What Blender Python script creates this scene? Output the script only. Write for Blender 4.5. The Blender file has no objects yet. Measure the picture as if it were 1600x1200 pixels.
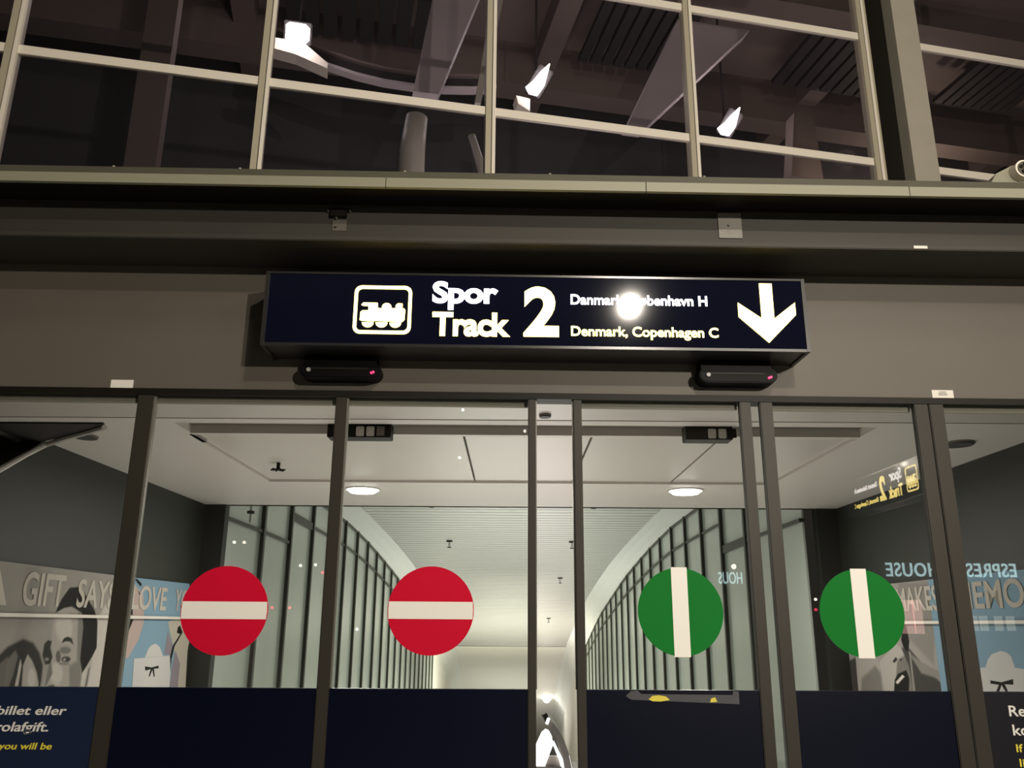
import bpy, bmesh, math, random
from mathutils import Vector, Matrix
R = math.radians
random.seed(4)
sc = bpy.context.scene
col = sc.collection

# ---------------------------------------------------------------- camera
F = 1303.0
PITCH = math.atan(375 / F); YAW = .0207; ROLL = .0068
EYE = Vector((0, -3.3, 1.6))
cd = bpy.data.cameras.new('camera'); cam = bpy.data.objects.new('camera', cd); col.objects.link(cam)
cd.sensor_width = 36; cd.lens = 36 * F / 1600; cd.clip_start = .05; cd.clip_end = 300
fwd = Vector((math.sin(YAW) * math.cos(PITCH), math.cos(YAW) * math.cos(PITCH), math.sin(PITCH)))
rt = Vector((math.cos(YAW), -math.sin(YAW), 0)); up = rt.cross(fwd)
r2 = rt * math.cos(ROLL) + up * math.sin(ROLL); u2 = -rt * math.sin(ROLL) + up * math.cos(ROLL)
M = Matrix((r2, u2, -fwd)).transposed().to_4x4(); M.translation = EYE
cam.matrix_world = M
sc.camera = cam

# ---------------------------------------------------------------- world, lights, exposure
sc.view_settings.view_transform = 'Standard'; sc.view_settings.look = 'None'
sc.view_settings.gamma = 1; sc.view_settings.exposure = 0; sc.view_settings.use_curve_mapping = False
w = bpy.data.worlds.new('world'); sc.world = w; w.use_nodes = True
bg = w.node_tree.nodes['Background']; bg.inputs[0].default_value = (.9, .8, .65, 1); bg.inputs[1].default_value = .022

def aim(o, tgt):
    o.rotation_euler = (Vector(tgt) - o.location).to_track_quat('-Z', 'Y').to_euler()
def area(name, loc, tgt, size, power, color, size_y=None, spread=180, disk=False):
    l = bpy.data.lights.new(name, 'AREA'); l.energy = power; l.color = color; l.size = size; l.spread = R(spread)
    if size_y: l.shape = 'RECTANGLE'; l.size_y = size_y
    if disk: l.shape = 'DISK'
    o = bpy.data.objects.new(name, l); col.objects.link(o); o.location = loc; aim(o, tgt); return o
def point(name, loc, power, color, r=.1):
    l = bpy.data.lights.new(name, 'POINT'); l.energy = power; l.color = color; l.shadow_soft_size = r
    o = bpy.data.objects.new(name, l); col.objects.link(o); o.location = loc; return o
def INTM():                                              # frame of the passage behind the doors (a across, d deep, z up)
    return Matrix.Translation((0, -3.3, 0)) @ Matrix.Rotation(-YAW, 4, 'Z')
IM = INTM()
def ip(a, d, z): return IM @ Vector((a, d, z))

WARM = (1, .90, .76); NEUT = (1, .915, .87)
area('hall_spot', (1.175, -3.95, 4.30), (.55, 0, 2.9), .10, 56, WARM, disk=True)
area('hall_wash', (2.0, -5.2, 7.2), (.8, .3, 3.2), 1.2, 90, WARM)
area('hall_side', (4.4, -4.6, 4.9), (.8, 0, 2.4), .8, 40, WARM)  # added wash from the right, kept out of the door reflections
area('hall_low_fill', (3.06, -6.5, 3.50), (.9, 0, 2.4), .09, 270, WARM, disk=True)  # small unseen source added to brighten the fascia from a low angle
for a, d in ((-1.325, 7.417), (1.544, 7.364)):
    area('downlight_beam', ip(a, d, 2.64), ip(a, d, 0), .28, 70, NEUT, disk=True)
area('passage_light', ip(0, 6.4, .5), ip(0, 6.4, 3), 3.5, 36, NEUT, 2.0)  # unseen uplights added here and at the front to brighten the soffit
area('passage_front', ip(0, 4.3, .7), ip(0, 4.3, 3), 4.0, 10, NEUT, .8)
area('tunnel_light', ip(0, 15, -1.2), ip(0, 15, 3), 3.6, 210, (1, .98, .92), 7)
area('tunnel_middle', ip(0, 23, -3.4), ip(0, 24, 3), 3.6, 640, (1, .96, .88), 6)  # added uplight brightening the middle slats and walls
area('tunnel_deep', ip(0, 33, -2.6), ip(0, 36, 3), 3.5, 760, (1, .93, .8), 6)
area('tunnel_end', ip(0, 46, -5), ip(0, 50, 3), 3, 150, (1, .95, .86), 5)
area('gallery_wash', (-.6, 3.6, 3.95), (.2, 4.2, 8), 4.5, 44, (1, .86, .82), 1.0)  # unseen uplights added to brighten the upper hall
area('gallery_wash', (3.6, 4.4, 3.95), (3.8, 4.8, 8), 4.5, 44, (1, .86, .82), 1.0)

# ---------------------------------------------------------------- materials
def mat(name, color, rough=.5, metal=0, emit=None, es=0, spec=.5, noise=0, nscale=6, bump=0, coat=0):
    m = bpy.data.materials.new(name); m.use_nodes = True
    nt = m.node_tree; b = nt.nodes['Principled BSDF']
    b.inputs['Base Color'].default_value = (*color, 1); b.inputs['Roughness'].default_value = rough
    b.inputs['Metallic'].default_value = metal; b.inputs['Specular IOR Level'].default_value = spec
    b.inputs['Coat Weight'].default_value = coat
    if emit: b.inputs['Emission Color'].default_value = (*emit, 1); b.inputs['Emission Strength'].default_value = es
    if noise:
        tc = nt.nodes.new('ShaderNodeTexCoord'); n = nt.nodes.new('ShaderNodeTexNoise'); n.inputs['Scale'].default_value = nscale; n.inputs['Detail'].default_value = 5
        mx = nt.nodes.new('ShaderNodeMix'); mx.data_type = 'RGBA'
        mx.inputs['A'].default_value = (*[c * (1 - noise) for c in color], 1); mx.inputs['B'].default_value = (*[min(1, c * (1 + noise)) for c in color], 1)
        nt.links.new(tc.outputs['Object'], n.inputs['Vector']); nt.links.new(n.outputs['Fac'], mx.inputs['Factor']); nt.links.new(mx.outputs['Result'], b.inputs['Base Color'])
        if bump:
            bp = nt.nodes.new('ShaderNodeBump'); bp.inputs['Strength'].default_value = bump
            nt.links.new(n.outputs['Fac'], bp.inputs['Height']); nt.links.new(bp.outputs['Normal'], b.inputs['Normal'])
    return m
def glass(name, tint=(.95, .97, .95), gain=1.0):
    m = bpy.data.materials.new(name); m.use_nodes = True; nt = m.node_tree; nt.nodes.clear()
    out = nt.nodes.new('ShaderNodeOutputMaterial'); mix = nt.nodes.new('ShaderNodeMixShader')
    tr = nt.nodes.new('ShaderNodeBsdfTransparent'); tr.inputs[0].default_value = (*tint, 1)
    gl = nt.nodes.new('ShaderNodeBsdfGlossy'); gl.inputs['Roughness'].default_value = 0; gl.inputs['Color'].default_value = (gain, gain, gain, 1)
    fr = nt.nodes.new('ShaderNodeFresnel'); geo = nt.nodes.new('ShaderNodeNewGeometry')
    mp = nt.nodes.new('ShaderNodeMapRange'); mp.inputs['To Min'].default_value = 1.5; mp.inputs['To Max'].default_value = 1 / 1.5
    nt.links.new(geo.outputs['Backfacing'], mp.inputs['Value']); nt.links.new(mp.outputs[0], fr.inputs['IOR'])
    nt.links.new(fr.outputs[0], mix.inputs[0]); nt.links.new(tr.outputs[0], mix.inputs[1]); nt.links.new(gl.outputs[0], mix.inputs[2])
    nt.links.new(mix.outputs[0], out.inputs[0]); return m

m_fascia = mat('fascia_paint', (.105, .092, .076), .55, noise=.10, nscale=2.5)
m_beam = mat('beam_paint', (.036, .032, .025), .62, noise=.15, nscale=3, bump=.02)
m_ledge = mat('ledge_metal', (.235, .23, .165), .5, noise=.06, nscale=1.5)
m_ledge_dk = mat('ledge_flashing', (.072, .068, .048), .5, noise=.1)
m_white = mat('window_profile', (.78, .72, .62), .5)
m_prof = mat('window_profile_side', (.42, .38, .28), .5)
m_groove = mat('profile_gasket', (.05, .045, .03), .6)
m_black = mat('black_frame', (.008, .006, .004), .5, spec=.2)
m_frame = mat('door_profile', (.028, .024, .018), .5, spec=.3)
m_edge = mat('profile_edge', (.25, .24, .21), .3, metal=.6)
m_glass = glass('door_glass')
m_uglass = glass('facade_glass', (.77, .76, .78))
m_navy = mat('navy_kick_panel', (.0016, .0030, .012), .3, spec=.22)
m_navy2 = mat('navy_information_panel', (.010, .018, .045), .3, spec=.35)  # lighter navy, the reflection on this sidelight put into the colour
m_red = mat('red_film', (.60, .003, .030), .6, spec=.12)
m_green = mat('green_film', (.004, .175, .022), .6, spec=.12)
m_film = mat('white_film', (.88, .86, .80), .5)
m_signface = mat('sign_face', (.004, .005, .014), .06, spec=.4)
m_signbox = mat('sign_housing', (.022, .021, .020), .32)
m_alu = mat('sign_trim', (.10, .10, .10), .22, metal=.8)
m_lw = mat('sign_white', (.9, .9, .9), emit=(1, .93, .93), es=5)
m_ly = mat('sign_yellow', (.9, .8, .2), emit=(1, .74, .18), es=6.5)
m_lg = mat('cafe_letters', (.6, .8, .8), emit=(.62, .9, .95), es=5.5)
m_sensor = mat('sensor_plastic', (.0015, .0015, .0015), .5, spec=.12)
m_led = mat('red_led', (.8, .02, .08), emit=(1, .03, .12), es=2.5)
m_lens = mat('sensor_lens', (.30, .30, .30), .3)
m_label = mat('label_paper', (.75, .72, .66), .6, noise=.06, nscale=40)
m_tape = mat('grey_tape', (.20, .19, .165), .4, noise=.15, nscale=30)
m_strip = mat('grey_strip', (.055, .055, .065), .6)
m_soffit = mat('soffit_white', (.62, .58, .53), .5)
m_tray = mat('ceiling_panel', (.56, .52, .47), .38)
m_joint = mat('ceiling_joint', (.06, .055, .05), .6)
m_slot = mat('slot_dark', (.20, .18, .155), .6)
m_wall = mat('dark_wall', (.015, .016, .012), .6, noise=.08, nscale=2)
m_wall_dk = mat('dark_brown', (.02, .016, .012), .7)
m_tpane = mat('tunnel_wall_panel', (.36, .40, .36), .22, spec=.6)
m_tframe = mat('tunnel_frame', (.028, .027, .018), .5)
m_slat = mat('metal_slat', (.52, .52, .49), .42, metal=.5)
m_cove = mat('tunnel_cove', (.52, .53, .50), .65)
m_smooth = mat('tunnel_plain_ceiling', (.58, .57, .52), .7)
m_floor = mat('stone_floor', (.42, .41, .38), .35, noise=.12, nscale=5)
m_lamp = mat('lamp_disc', (1, 1, 1), emit=(1, .97, .90), es=9)
m_flood = mat('flood_lens', (1, 1, 1), emit=(1, .93, .95), es=16)
m_lamp2 = mat('bare_lamp', (1, 1, 1), emit=(1, .95, .85), es=14)
m_glint = mat('small_lamp', (1, 1, 1), emit=(1, .93, .82), es=12)
m_glintr = mat('small_red_lamp', (1, .1, .1), emit=(1, .05, .12), es=8)
m_chrome = mat('chrome', (.6, .6, .58), .15, metal=1)
m_rubber = mat('handrail_rubber', (.10, .095, .085), .35)
m_lit = mat('lit_balustrade_glass', (1, 1, 1), emit=(1, 1, .98), es=3.0)
m_brown = mat('upper_ceiling', (.17, .135, .120), .6, noise=.15, nscale=.8)
m_brown2 = mat('upper_wall', (.075, .072, .078), .7)
m_strut = mat('painted_strut', (.50, .44, .45), .5)
m_col = mat('painted_column', (.50, .47, .41), .5)
m_grille = mat('ceiling_grille', (.03, .025, .025), .6)
m_hall = mat('hall_wall', (.05, .045, .04), .7)
m_screen = mat('menu_screen', (1, .7, .7), emit=(1, .55, .50), es=2.6)
m_lobby = mat('lit_panel', (.8, .8, .7), emit=(1, .95, .8), es=1.3)
PRINT = {'ink': mat('print_ink', (.012, .012, .010), .6, spec=.1), 'ink2': mat('print_dark_grey', (.055, .050, .042), .6, spec=.1), 'skin': mat('print_light_grey', (.36, .33, .28), .6, spec=.1),
         'skin2': mat('print_mid_grey', (.16, .145, .12), .6, spec=.1), 'pink': mat('print_pink', (.36, .28, .25), .6, spec=.1), 'beige': mat('print_beige', (.37, .34, .28), .6, spec=.1),
         'mauve': mat('print_mauve', (.21, .18, .20), .6, spec=.1), 'bag': mat('print_white', (.46, .45, .43), .6, spec=.1), 'shade': mat('print_shade', (.085, .078, .070), .6, spec=.1)}
m_bggrey = mat('print_warm_grey', (.26, .225, .19), .6, spec=.1)
m_bgblue = mat('print_blue', (.17, .27, .34), .6, spec=.1)
m_bannertext = mat('print_text', (.40, .37, .32), .6, spec=.1)
m_refl = mat('reflection_white', (.62, .58, .52), .4)
m_vw = mat('vinyl_white', (.72, .70, .66), .5)
m_vy = mat('vinyl_yellow', (.72, .62, .06), .5)

m_portrait = bpy.data.materials.new('portrait_print'); m_portrait.use_nodes = True
_n = m_portrait.node_tree; _a = _n.nodes.new('ShaderNodeAttribute'); _a.attribute_name = 'ink'
_n.links.new(_a.outputs['Color'], _n.nodes['Principled BSDF'].inputs['Base Color']); _n.nodes['Principled BSDF'].inputs['Roughness'].default_value = .6; _n.nodes['Principled BSDF'].inputs['Specular IOR Level'].default_value = .1

# ---------------------------------------------------------------- mesh helpers
class MB:
    def __init__(s, M=None): s.v = []; s.f = []; s.M = M
    def add(s, vs, fs):
        b = len(s.v); s.v += [(s.M @ Vector(v)) if s.M else Vector(v) for v in vs]; s.f += [[b + i for i in f] for f in fs]; return s
    def box(s, x0, x1, y0, y1, z0, z1):
        return s.add([(x0, y0, z0), (x1, y0, z0), (x1, y1, z0), (x0, y1, z0), (x0, y0, z1), (x1, y0, z1), (x1, y1, z1), (x0, y1, z1)],
                     [(0, 3, 2, 1), (4, 5, 6, 7), (0, 1, 5, 4), (1, 2, 6, 5), (2, 3, 7, 6), (3, 0, 4, 7)])
    def prism(s, pts, ax, a0, a1):
        """polygon pts extruded along axis ax ('x','y','z') from a0 to a1"""
        def P(p, a): return {'x': (a, p[0], p[1]), 'y': (p[0], a, p[1]), 'z': (p[0], p[1], a)}[ax]
        n = len(pts)
        return s.add([P(p, a0) for p in pts] + [P(p, a1) for p in pts],
                     [list(range(n))[::-1], list(range(n, 2 * n))] + [(i, (i + 1) % n, n + (i + 1) % n, n + i) for i in range(n)])
    def quadstrip(s, A, B, close=False):
        n = len(A); return s.add(list(A) + list(B), [(i, i + 1, n + i + 1, n + i) for i in range(n - 1)])
    def tube(s, pts, r, n=10, r1=None):
        pts = [Vector(p) for p in pts]; rings = []
        for i, p in enumerate(pts):
            t = (pts[min(i + 1, len(pts) - 1)] - pts[max(i - 1, 0)]).normalized()
            u = t.cross(Vector((0, 0, 1)) if abs(t.z) < .9 else Vector((1, 0, 0))).normalized(); v = t.cross(u)
            rr = r if r1 is None else r + (r1 - r) * i / (len(pts) - 1)
            rings.append([p + (u * math.cos(k * 2 * math.pi / n) + v * math.sin(k * 2 * math.pi / n)) * rr for k in range(n)])
        vs = [q for g in rings for q in g]; fs = [list(range(n))[::-1], list(range(len(vs) - n, len(vs)))]
        for i in range(len(rings) - 1):
            for k in range(n): fs.append((i * n + k, i * n + (k + 1) % n, (i + 1) * n + (k + 1) % n, (i + 1) * n + k))
        return s.add(vs, fs)
    def disc(s, c, r, ax, t, n=32):
        """short cylinder, centre c, along axis ax by t"""
        d = {'x': Vector((t, 0, 0)), 'y': Vector((0, t, 0)), 'z': Vector((0, 0, t))}[ax]
        return s.tube([Vector(c) - d / 2, Vector(c) + d / 2], r, n)
    def build(s, name, m, parent=None, bevel=0, smooth=False):
        me = bpy.data.meshes.new(name); me.from_pydata([tuple(v) for v in s.v], [], s.f)
        bm = bmesh.new(); bm.from_mesh(me)
        bmesh.ops.recalc_face_normals(bm, faces=bm.faces)
        if bevel: bmesh.ops.bevel(bm, geom=list(bm.edges), offset=bevel, segments=2, affect='EDGES')
        bm.to_mesh(me); bm.free()
        if smooth:
            for p in me.polygons: p.use_smooth = True
        me.materials.append(m)
        o = bpy.data.objects.new(name, me); col.objects.link(o)
        if parent: o.parent = parent; o.matrix_parent_inverse = parent.matrix_world.inverted()
        return o
def bx(*a, M=None): return MB(M).box(*a)
def tag(o, label=None, cat=None, group=None, kind=None):
    if label: o['label'] = label
    if cat: o['category'] = cat
    if group: o['group'] = group
    if kind: o['kind'] = kind
    return o
def empty(name, loc=(0, 0, 0), kind=None):
    o = bpy.data.objects.new(name, None); col.objects.link(o); o.location = loc; o.matrix_world = Matrix.Translation(loc); o.empty_display_size = .1
    if kind: o['kind'] = kind
    return o
def thing(name, label, cat, loc=(0, 0, 0), group=None): return tag(empty(name, loc), label, cat, group)
def st(o): o['kind'] = 'structure'; return o

def text_geo(s, bold=.0, res=4, spacing=1.0, shear=0):
    c = bpy.data.curves.new('t', 'FONT'); c.body = s; c.offset = bold; c.resolution_u = res; c.extrude = .02; c.space_character = spacing; c.shear = shear
    o = bpy.data.objects.new('t', c); col.objects.link(o)
    dg = bpy.context.evaluated_depsgraph_get(); me = bpy.data.meshes.new_from_object(o.evaluated_get(dg))
    bpy.data.objects.remove(o); bpy.data.curves.remove(c)
    vs = [v.co.copy() for v in me.vertices]; fs = [list(p.vertices) for p in me.polygons]; bpy.data.meshes.remove(me)
    return vs, fs
def lettering(name, s, m, parent, x0, x1, z0, z1, place, bold=.02, spacing=1.0, shear=0, thick=.003, M=None):
    """text fitted to the rectangle; place(u, v, t) maps rectangle coordinates and thickness to space"""
    vs, fs = text_geo(s, bold, spacing=spacing, shear=shear)
    xs = [v.x for v in vs]; ys = [v.y for v in vs]; a, b, c, d = min(xs), max(xs), min(ys), max(ys)
    out = [place(x0 + (v.x - a) / (b - a) * (x1 - x0), z0 + (v.y - c) / (d - c) * (z1 - z0), thick * (v.z + .02) / .04) for v in vs]
    mb = MB(M); mb.add(out, fs); return mb.build(name, m, parent)

# ================================================================ SETTING: front wall, beam, ledge
XL, XR = -3.6, 4.0
front = empty('wall_front', (0, 0, 2.5), 'structure')
bx(XL, XR, 0, .10, 2.505, 3.10).build('fascia_panel', m_fascia, front)
bx(XL, -2.45, 0, .10, 0, 2.505).build('side_panel', m_fascia, front)
bx(2.95, XR, 0, .10, 0, 2.505).build('side_panel', m_fascia, front)
st(bx(XL, XR, -.012, .07, 2.484, 2.510).build('trim_1', m_black))

beam = empty('steel_beam', (0, -.2, 3.04), 'structure')
bx(XL, XR, -.285, .0, 3.052, 3.062).build('lower_flange', m_beam, beam)
bx(XL, XR, -.30, -.285, 3.040, 3.062).build('flange_edge', m_beam, beam, bevel=.003)
bx(XL, XR, -.27, -.255, 3.062, 3.30).build('web', m_beam, beam)
bx(XL, XR, -.285, 0, 3.285, 3.30).build('upper_flange', m_beam, beam)
bx(XL, XR, -.25, .0, 3.055, 3.285).build('soffit_box', m_black, beam)

ledge = empty('trim_2', (0, -.45, 3.2), 'structure')
seams = [XL, -1.92, -.425, .565, 1.58, 2.6, XR]
for i in range(6):
    x0, x1 = seams[i] + .0015, seams[i + 1] - .0015; dz = [0, 0, .0, .002, .003, .004][i]
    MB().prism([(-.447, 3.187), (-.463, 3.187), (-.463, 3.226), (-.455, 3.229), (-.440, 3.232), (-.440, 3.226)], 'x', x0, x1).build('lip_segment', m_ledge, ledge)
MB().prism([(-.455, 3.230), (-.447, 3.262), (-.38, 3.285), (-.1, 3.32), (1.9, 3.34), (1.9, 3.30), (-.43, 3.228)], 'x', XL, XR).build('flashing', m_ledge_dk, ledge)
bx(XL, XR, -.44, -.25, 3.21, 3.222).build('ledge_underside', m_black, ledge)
for x in (-1.47, -.99, -.36, .20, .80, 1.5):
    MB().tube([(x, -.43, 3.262), (x, -.43, 3.274)], .006, 8).build('rivet', m_ledge, ledge)

# small fittings on the beam
t = thing('beam_clamp', 'small black clamp with screws on the beam web, above the train pictogram', 'clamp', (-.628, -.27, 3.15))
bx(-.665, -.60, -.290, -.27, 3.150, 3.186).build('clamp_plate', m_black, t, bevel=.003)
for x, z in ((-.675, 3.178), (-.588, 3.178), (-.640, 3.146), (-.640, 3.112)):
    MB().disc((x, -.277, z), .004, 'y', .014, 8).build('screw', m_edge, t)
bx(-.655, -.60, -.273, -.27, 3.095, 3.142).build('backing_plate', m_fascia, t)
t = thing('square_patch', 'square grey patch with one screw stuck on the beam, above the word København', 'patch', (.935, -.27, 3.10))
bx(.888, .982, -.275, -.27, 3.090, 3.20).build('patch_sheet', m_tape, t)
MB().disc((.93, -.278, 3.145), .0045, 'y', .008, 8).build('screw', m_edge, t)
tag(bx(1.655, 1.71, -.303, -.30, 3.044, 3.056).build('tape_scrap', m_label), 'torn scrap of pale tape on the lower edge of the steel beam', 'tape')

for nm, x, lab in (('asset_label', -1.52, 'small blank white label on the lintel above the fixed pane with the red sticker'), ('asset_label', 1.857, 'small white label with faint print on the lintel, farther along than the green stickers')):
    t = thing(nm, lab, 'label', (x, 0, 2.52))
    bx(x - .045, x + .045, -.003, 0, 2.512, 2.546).build('paper', m_label, t)
    if x > 0:
        for k, (wd, z) in enumerate(((.014, 2.538), (.018, 2.531), (.018, 2.525))):
            bx(x - wd, x + wd, -.004, -.003, z - .0016, z + .0016).build('printed_line', m_tape, t)

# ---------------------------------------------------------------- door screen (glass line at y = .02)
KZ = 1.366
def stile(x0, x1, parent, name='stile', light=None):
    bx(x0, x1, -.008, .022, 0, 2.486).build(name, m_frame, parent, bevel=.003)
    if light: bx(light[0], light[1], .004, .024, KZ, 2.484).build('edge_strip', m_edge, parent)
def unit(name, x0, x1, kick=m_navy):
    r = empty(name, ((x0 + x1) / 2, 0, 0), 'structure')
    bx(x0, x1, .006, .009, KZ, 2.486).build('glass_pane', m_glass, r)
    bx(x0, x1, .000, .020, .04, KZ).build('kick_panel', kick, r)
    return r
w1 = unit('window_1', -2.40, -1.446, m_navy2); bx(-2.46, -2.40, -.008, .022, 0, 2.486).build('stile', m_frame, w1)
w2 = unit('window_2', -1.383, -.648); stile(-1.446, -1.383, w2, light=(-1.383, -1.376)); 
d1 = unit('door_1', -.602, .135); stile(-.648, -.602, d1, light=(-.602, -.596)); stile(.135, .166, d1, light=(.166, .170))
d2 = unit('door_2', .353, 1.003); stile(.319, .353, d2, light=(.315, .319)); stile(1.003, 1.049, d2)
w3 = unit('window_3', 1.139, 1.727); stile(1.087, 1.139, w3); stile(1.727, 1.785, w3); stile(1.79, 1.850, w3, light=(1.785, 1.79))
w4 = unit('window_4', 1.850, 2.88, mat('dark_information_panel', (.007, .007, .011), .3)); bx(2.88, 2.95, -.008, .022, 0, 2.486).build('stile', m_frame, w4)  # reflection difference put into this panel's darker colour
bx(1.049, 1.087, .006, .009, 0, 2.486).build('narrow_pane', m_glass, w3)
for r, x0, x1 in ((w2, -1.383, -.648), (d1, -.602, .135), (d2, .353, 1.003), (w3, 1.139, 1.727), (w1, -2.40, -1.446), (w4, 1.85, 2.88)):
    bx(x0, x1, .03, .04, 2.458, 2.484).build('top_rail', m_slot, r)

# round stickers
def sticker(name, label, x, z, kind, tilt=0):
    t = thing(name, label, 'sticker', (x, .004, z - .165)); r = .1645
    MB().disc((x, .0045, z), r, 'y', .003, 64).build('disc', m_red if kind == 'stop' else m_green, t)
    if kind == 'stop': pts = [(-r + .005, -.032), (r - .005, -.032), (r - .003, 0), (r - .005, .032), (-r + .005, .032), (-r + .003, 0)]
    else: pts = [(-.031, -r - .002), (.031, -r - .002), (.031, r + .002), (-.031, r + .002)]
    ca, sa = math.cos(tilt), math.sin(tilt)
    MB().prism([(x + p * ca - q * sa, z + p * sa + q * ca) for p, q in pts], 'y', .0015, .003).build('bar', m_film, t)
sticker('no_entry_sticker', 'round red sticker with white bar on the fixed pane beside the gift bag banner', -1.018, 1.643, 'stop')
sticker('no_entry_sticker', 'round red sticker with white bar on the sliding leaf next to the door gap', -.236, 1.648, 'stop')
sticker('entry_sticker', 'round green sticker with upright white bar on the leaf next to the door gap', .722, 1.650, 'go')
sticker('entry_sticker', 'round green sticker with upright white bar before the laughing woman banner', 1.425, 1.650, 'go')

# lettering on the side panels
Pf = lambda u, v, th: (u, -th, v)
t = thing('information_text', 'white and yellow ticket notice on the navy panel ending in "eller"', 'notice', (-1.9, 0, 1.15))
lettering('lettering', 'Rejser du uden gyldig billet eller', m_vw, t, -2.36, -1.553, 1.260, 1.300, Pf, .012, shear=.15)
lettering('lettering', 'kan du få en kontrolafgift.', m_vw, t, -2.22, -1.610, 1.203, 1.246, Pf, .012, shear=.15)
lettering('lettering', 'If you travel without a valid ticket, you will be', m_vy, t, -2.38, -1.588, 1.146, 1.176, Pf, .012, shear=.15)
lettering('lettering', 'liable to pay an inspection fee.', m_vy, t, -2.38, -1.86, 1.108, 1.138, Pf, .012, shear=.15)
t = thing('information_text', 'white and yellow ticket notice on the dark panel beginning with "Rejser du"', 'notice', (2.3, 0, 1.1))
lettering('lettering', 'Rejser du uden gyldigt', m_vw, t, 1.938, 2.50, 1.268, 1.318, Pf, .012)
lettering('lettering', 'kort, kan du få en afgift.', m_vw, t, 1.942, 2.56, 1.202, 1.252, Pf, .012)
lettering('lettering', 'If you travel without a ticket you are', m_vy, t, 1.945, 2.70, 1.148, 1.184, Pf, .012)
lettering('lettering', 'liable to pay an inspection fee.', m_vy, t, 1.950, 2.62, 1.098, 1.134, Pf, .012)

t = thing('grey_strip', 'grey strip with yellow patches along the kick panel top below a green sticker', 'strip', (.71, 0, 1.34))
MB().prism([(.500, 1.345), (.520, 1.362), (.545, 1.364), (.56, 1.352), (.90, 1.350), (.905, 1.364), (.925, 1.362), (.925, 1.318), (.52, 1.332)], 'y', -.0015, 0).build('backing', m_strip, t)  # grey strip and yellow patches laid flat on the kick panel
MB().prism([(.585, 1.334), (.60, 1.346), (.625, 1.348), (.65, 1.344), (.665, 1.332), (.63, 1.326), (.60, 1.327)], 'y', -.0025, -.0015).build('yellow_patch', m_vy, t)
MB().prism([(.815, 1.324), (.82, 1.338), (.835, 1.342), (.842, 1.326)], 'y', -.0025, -.0015).build('yellow_patch', m_vy, t)

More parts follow.
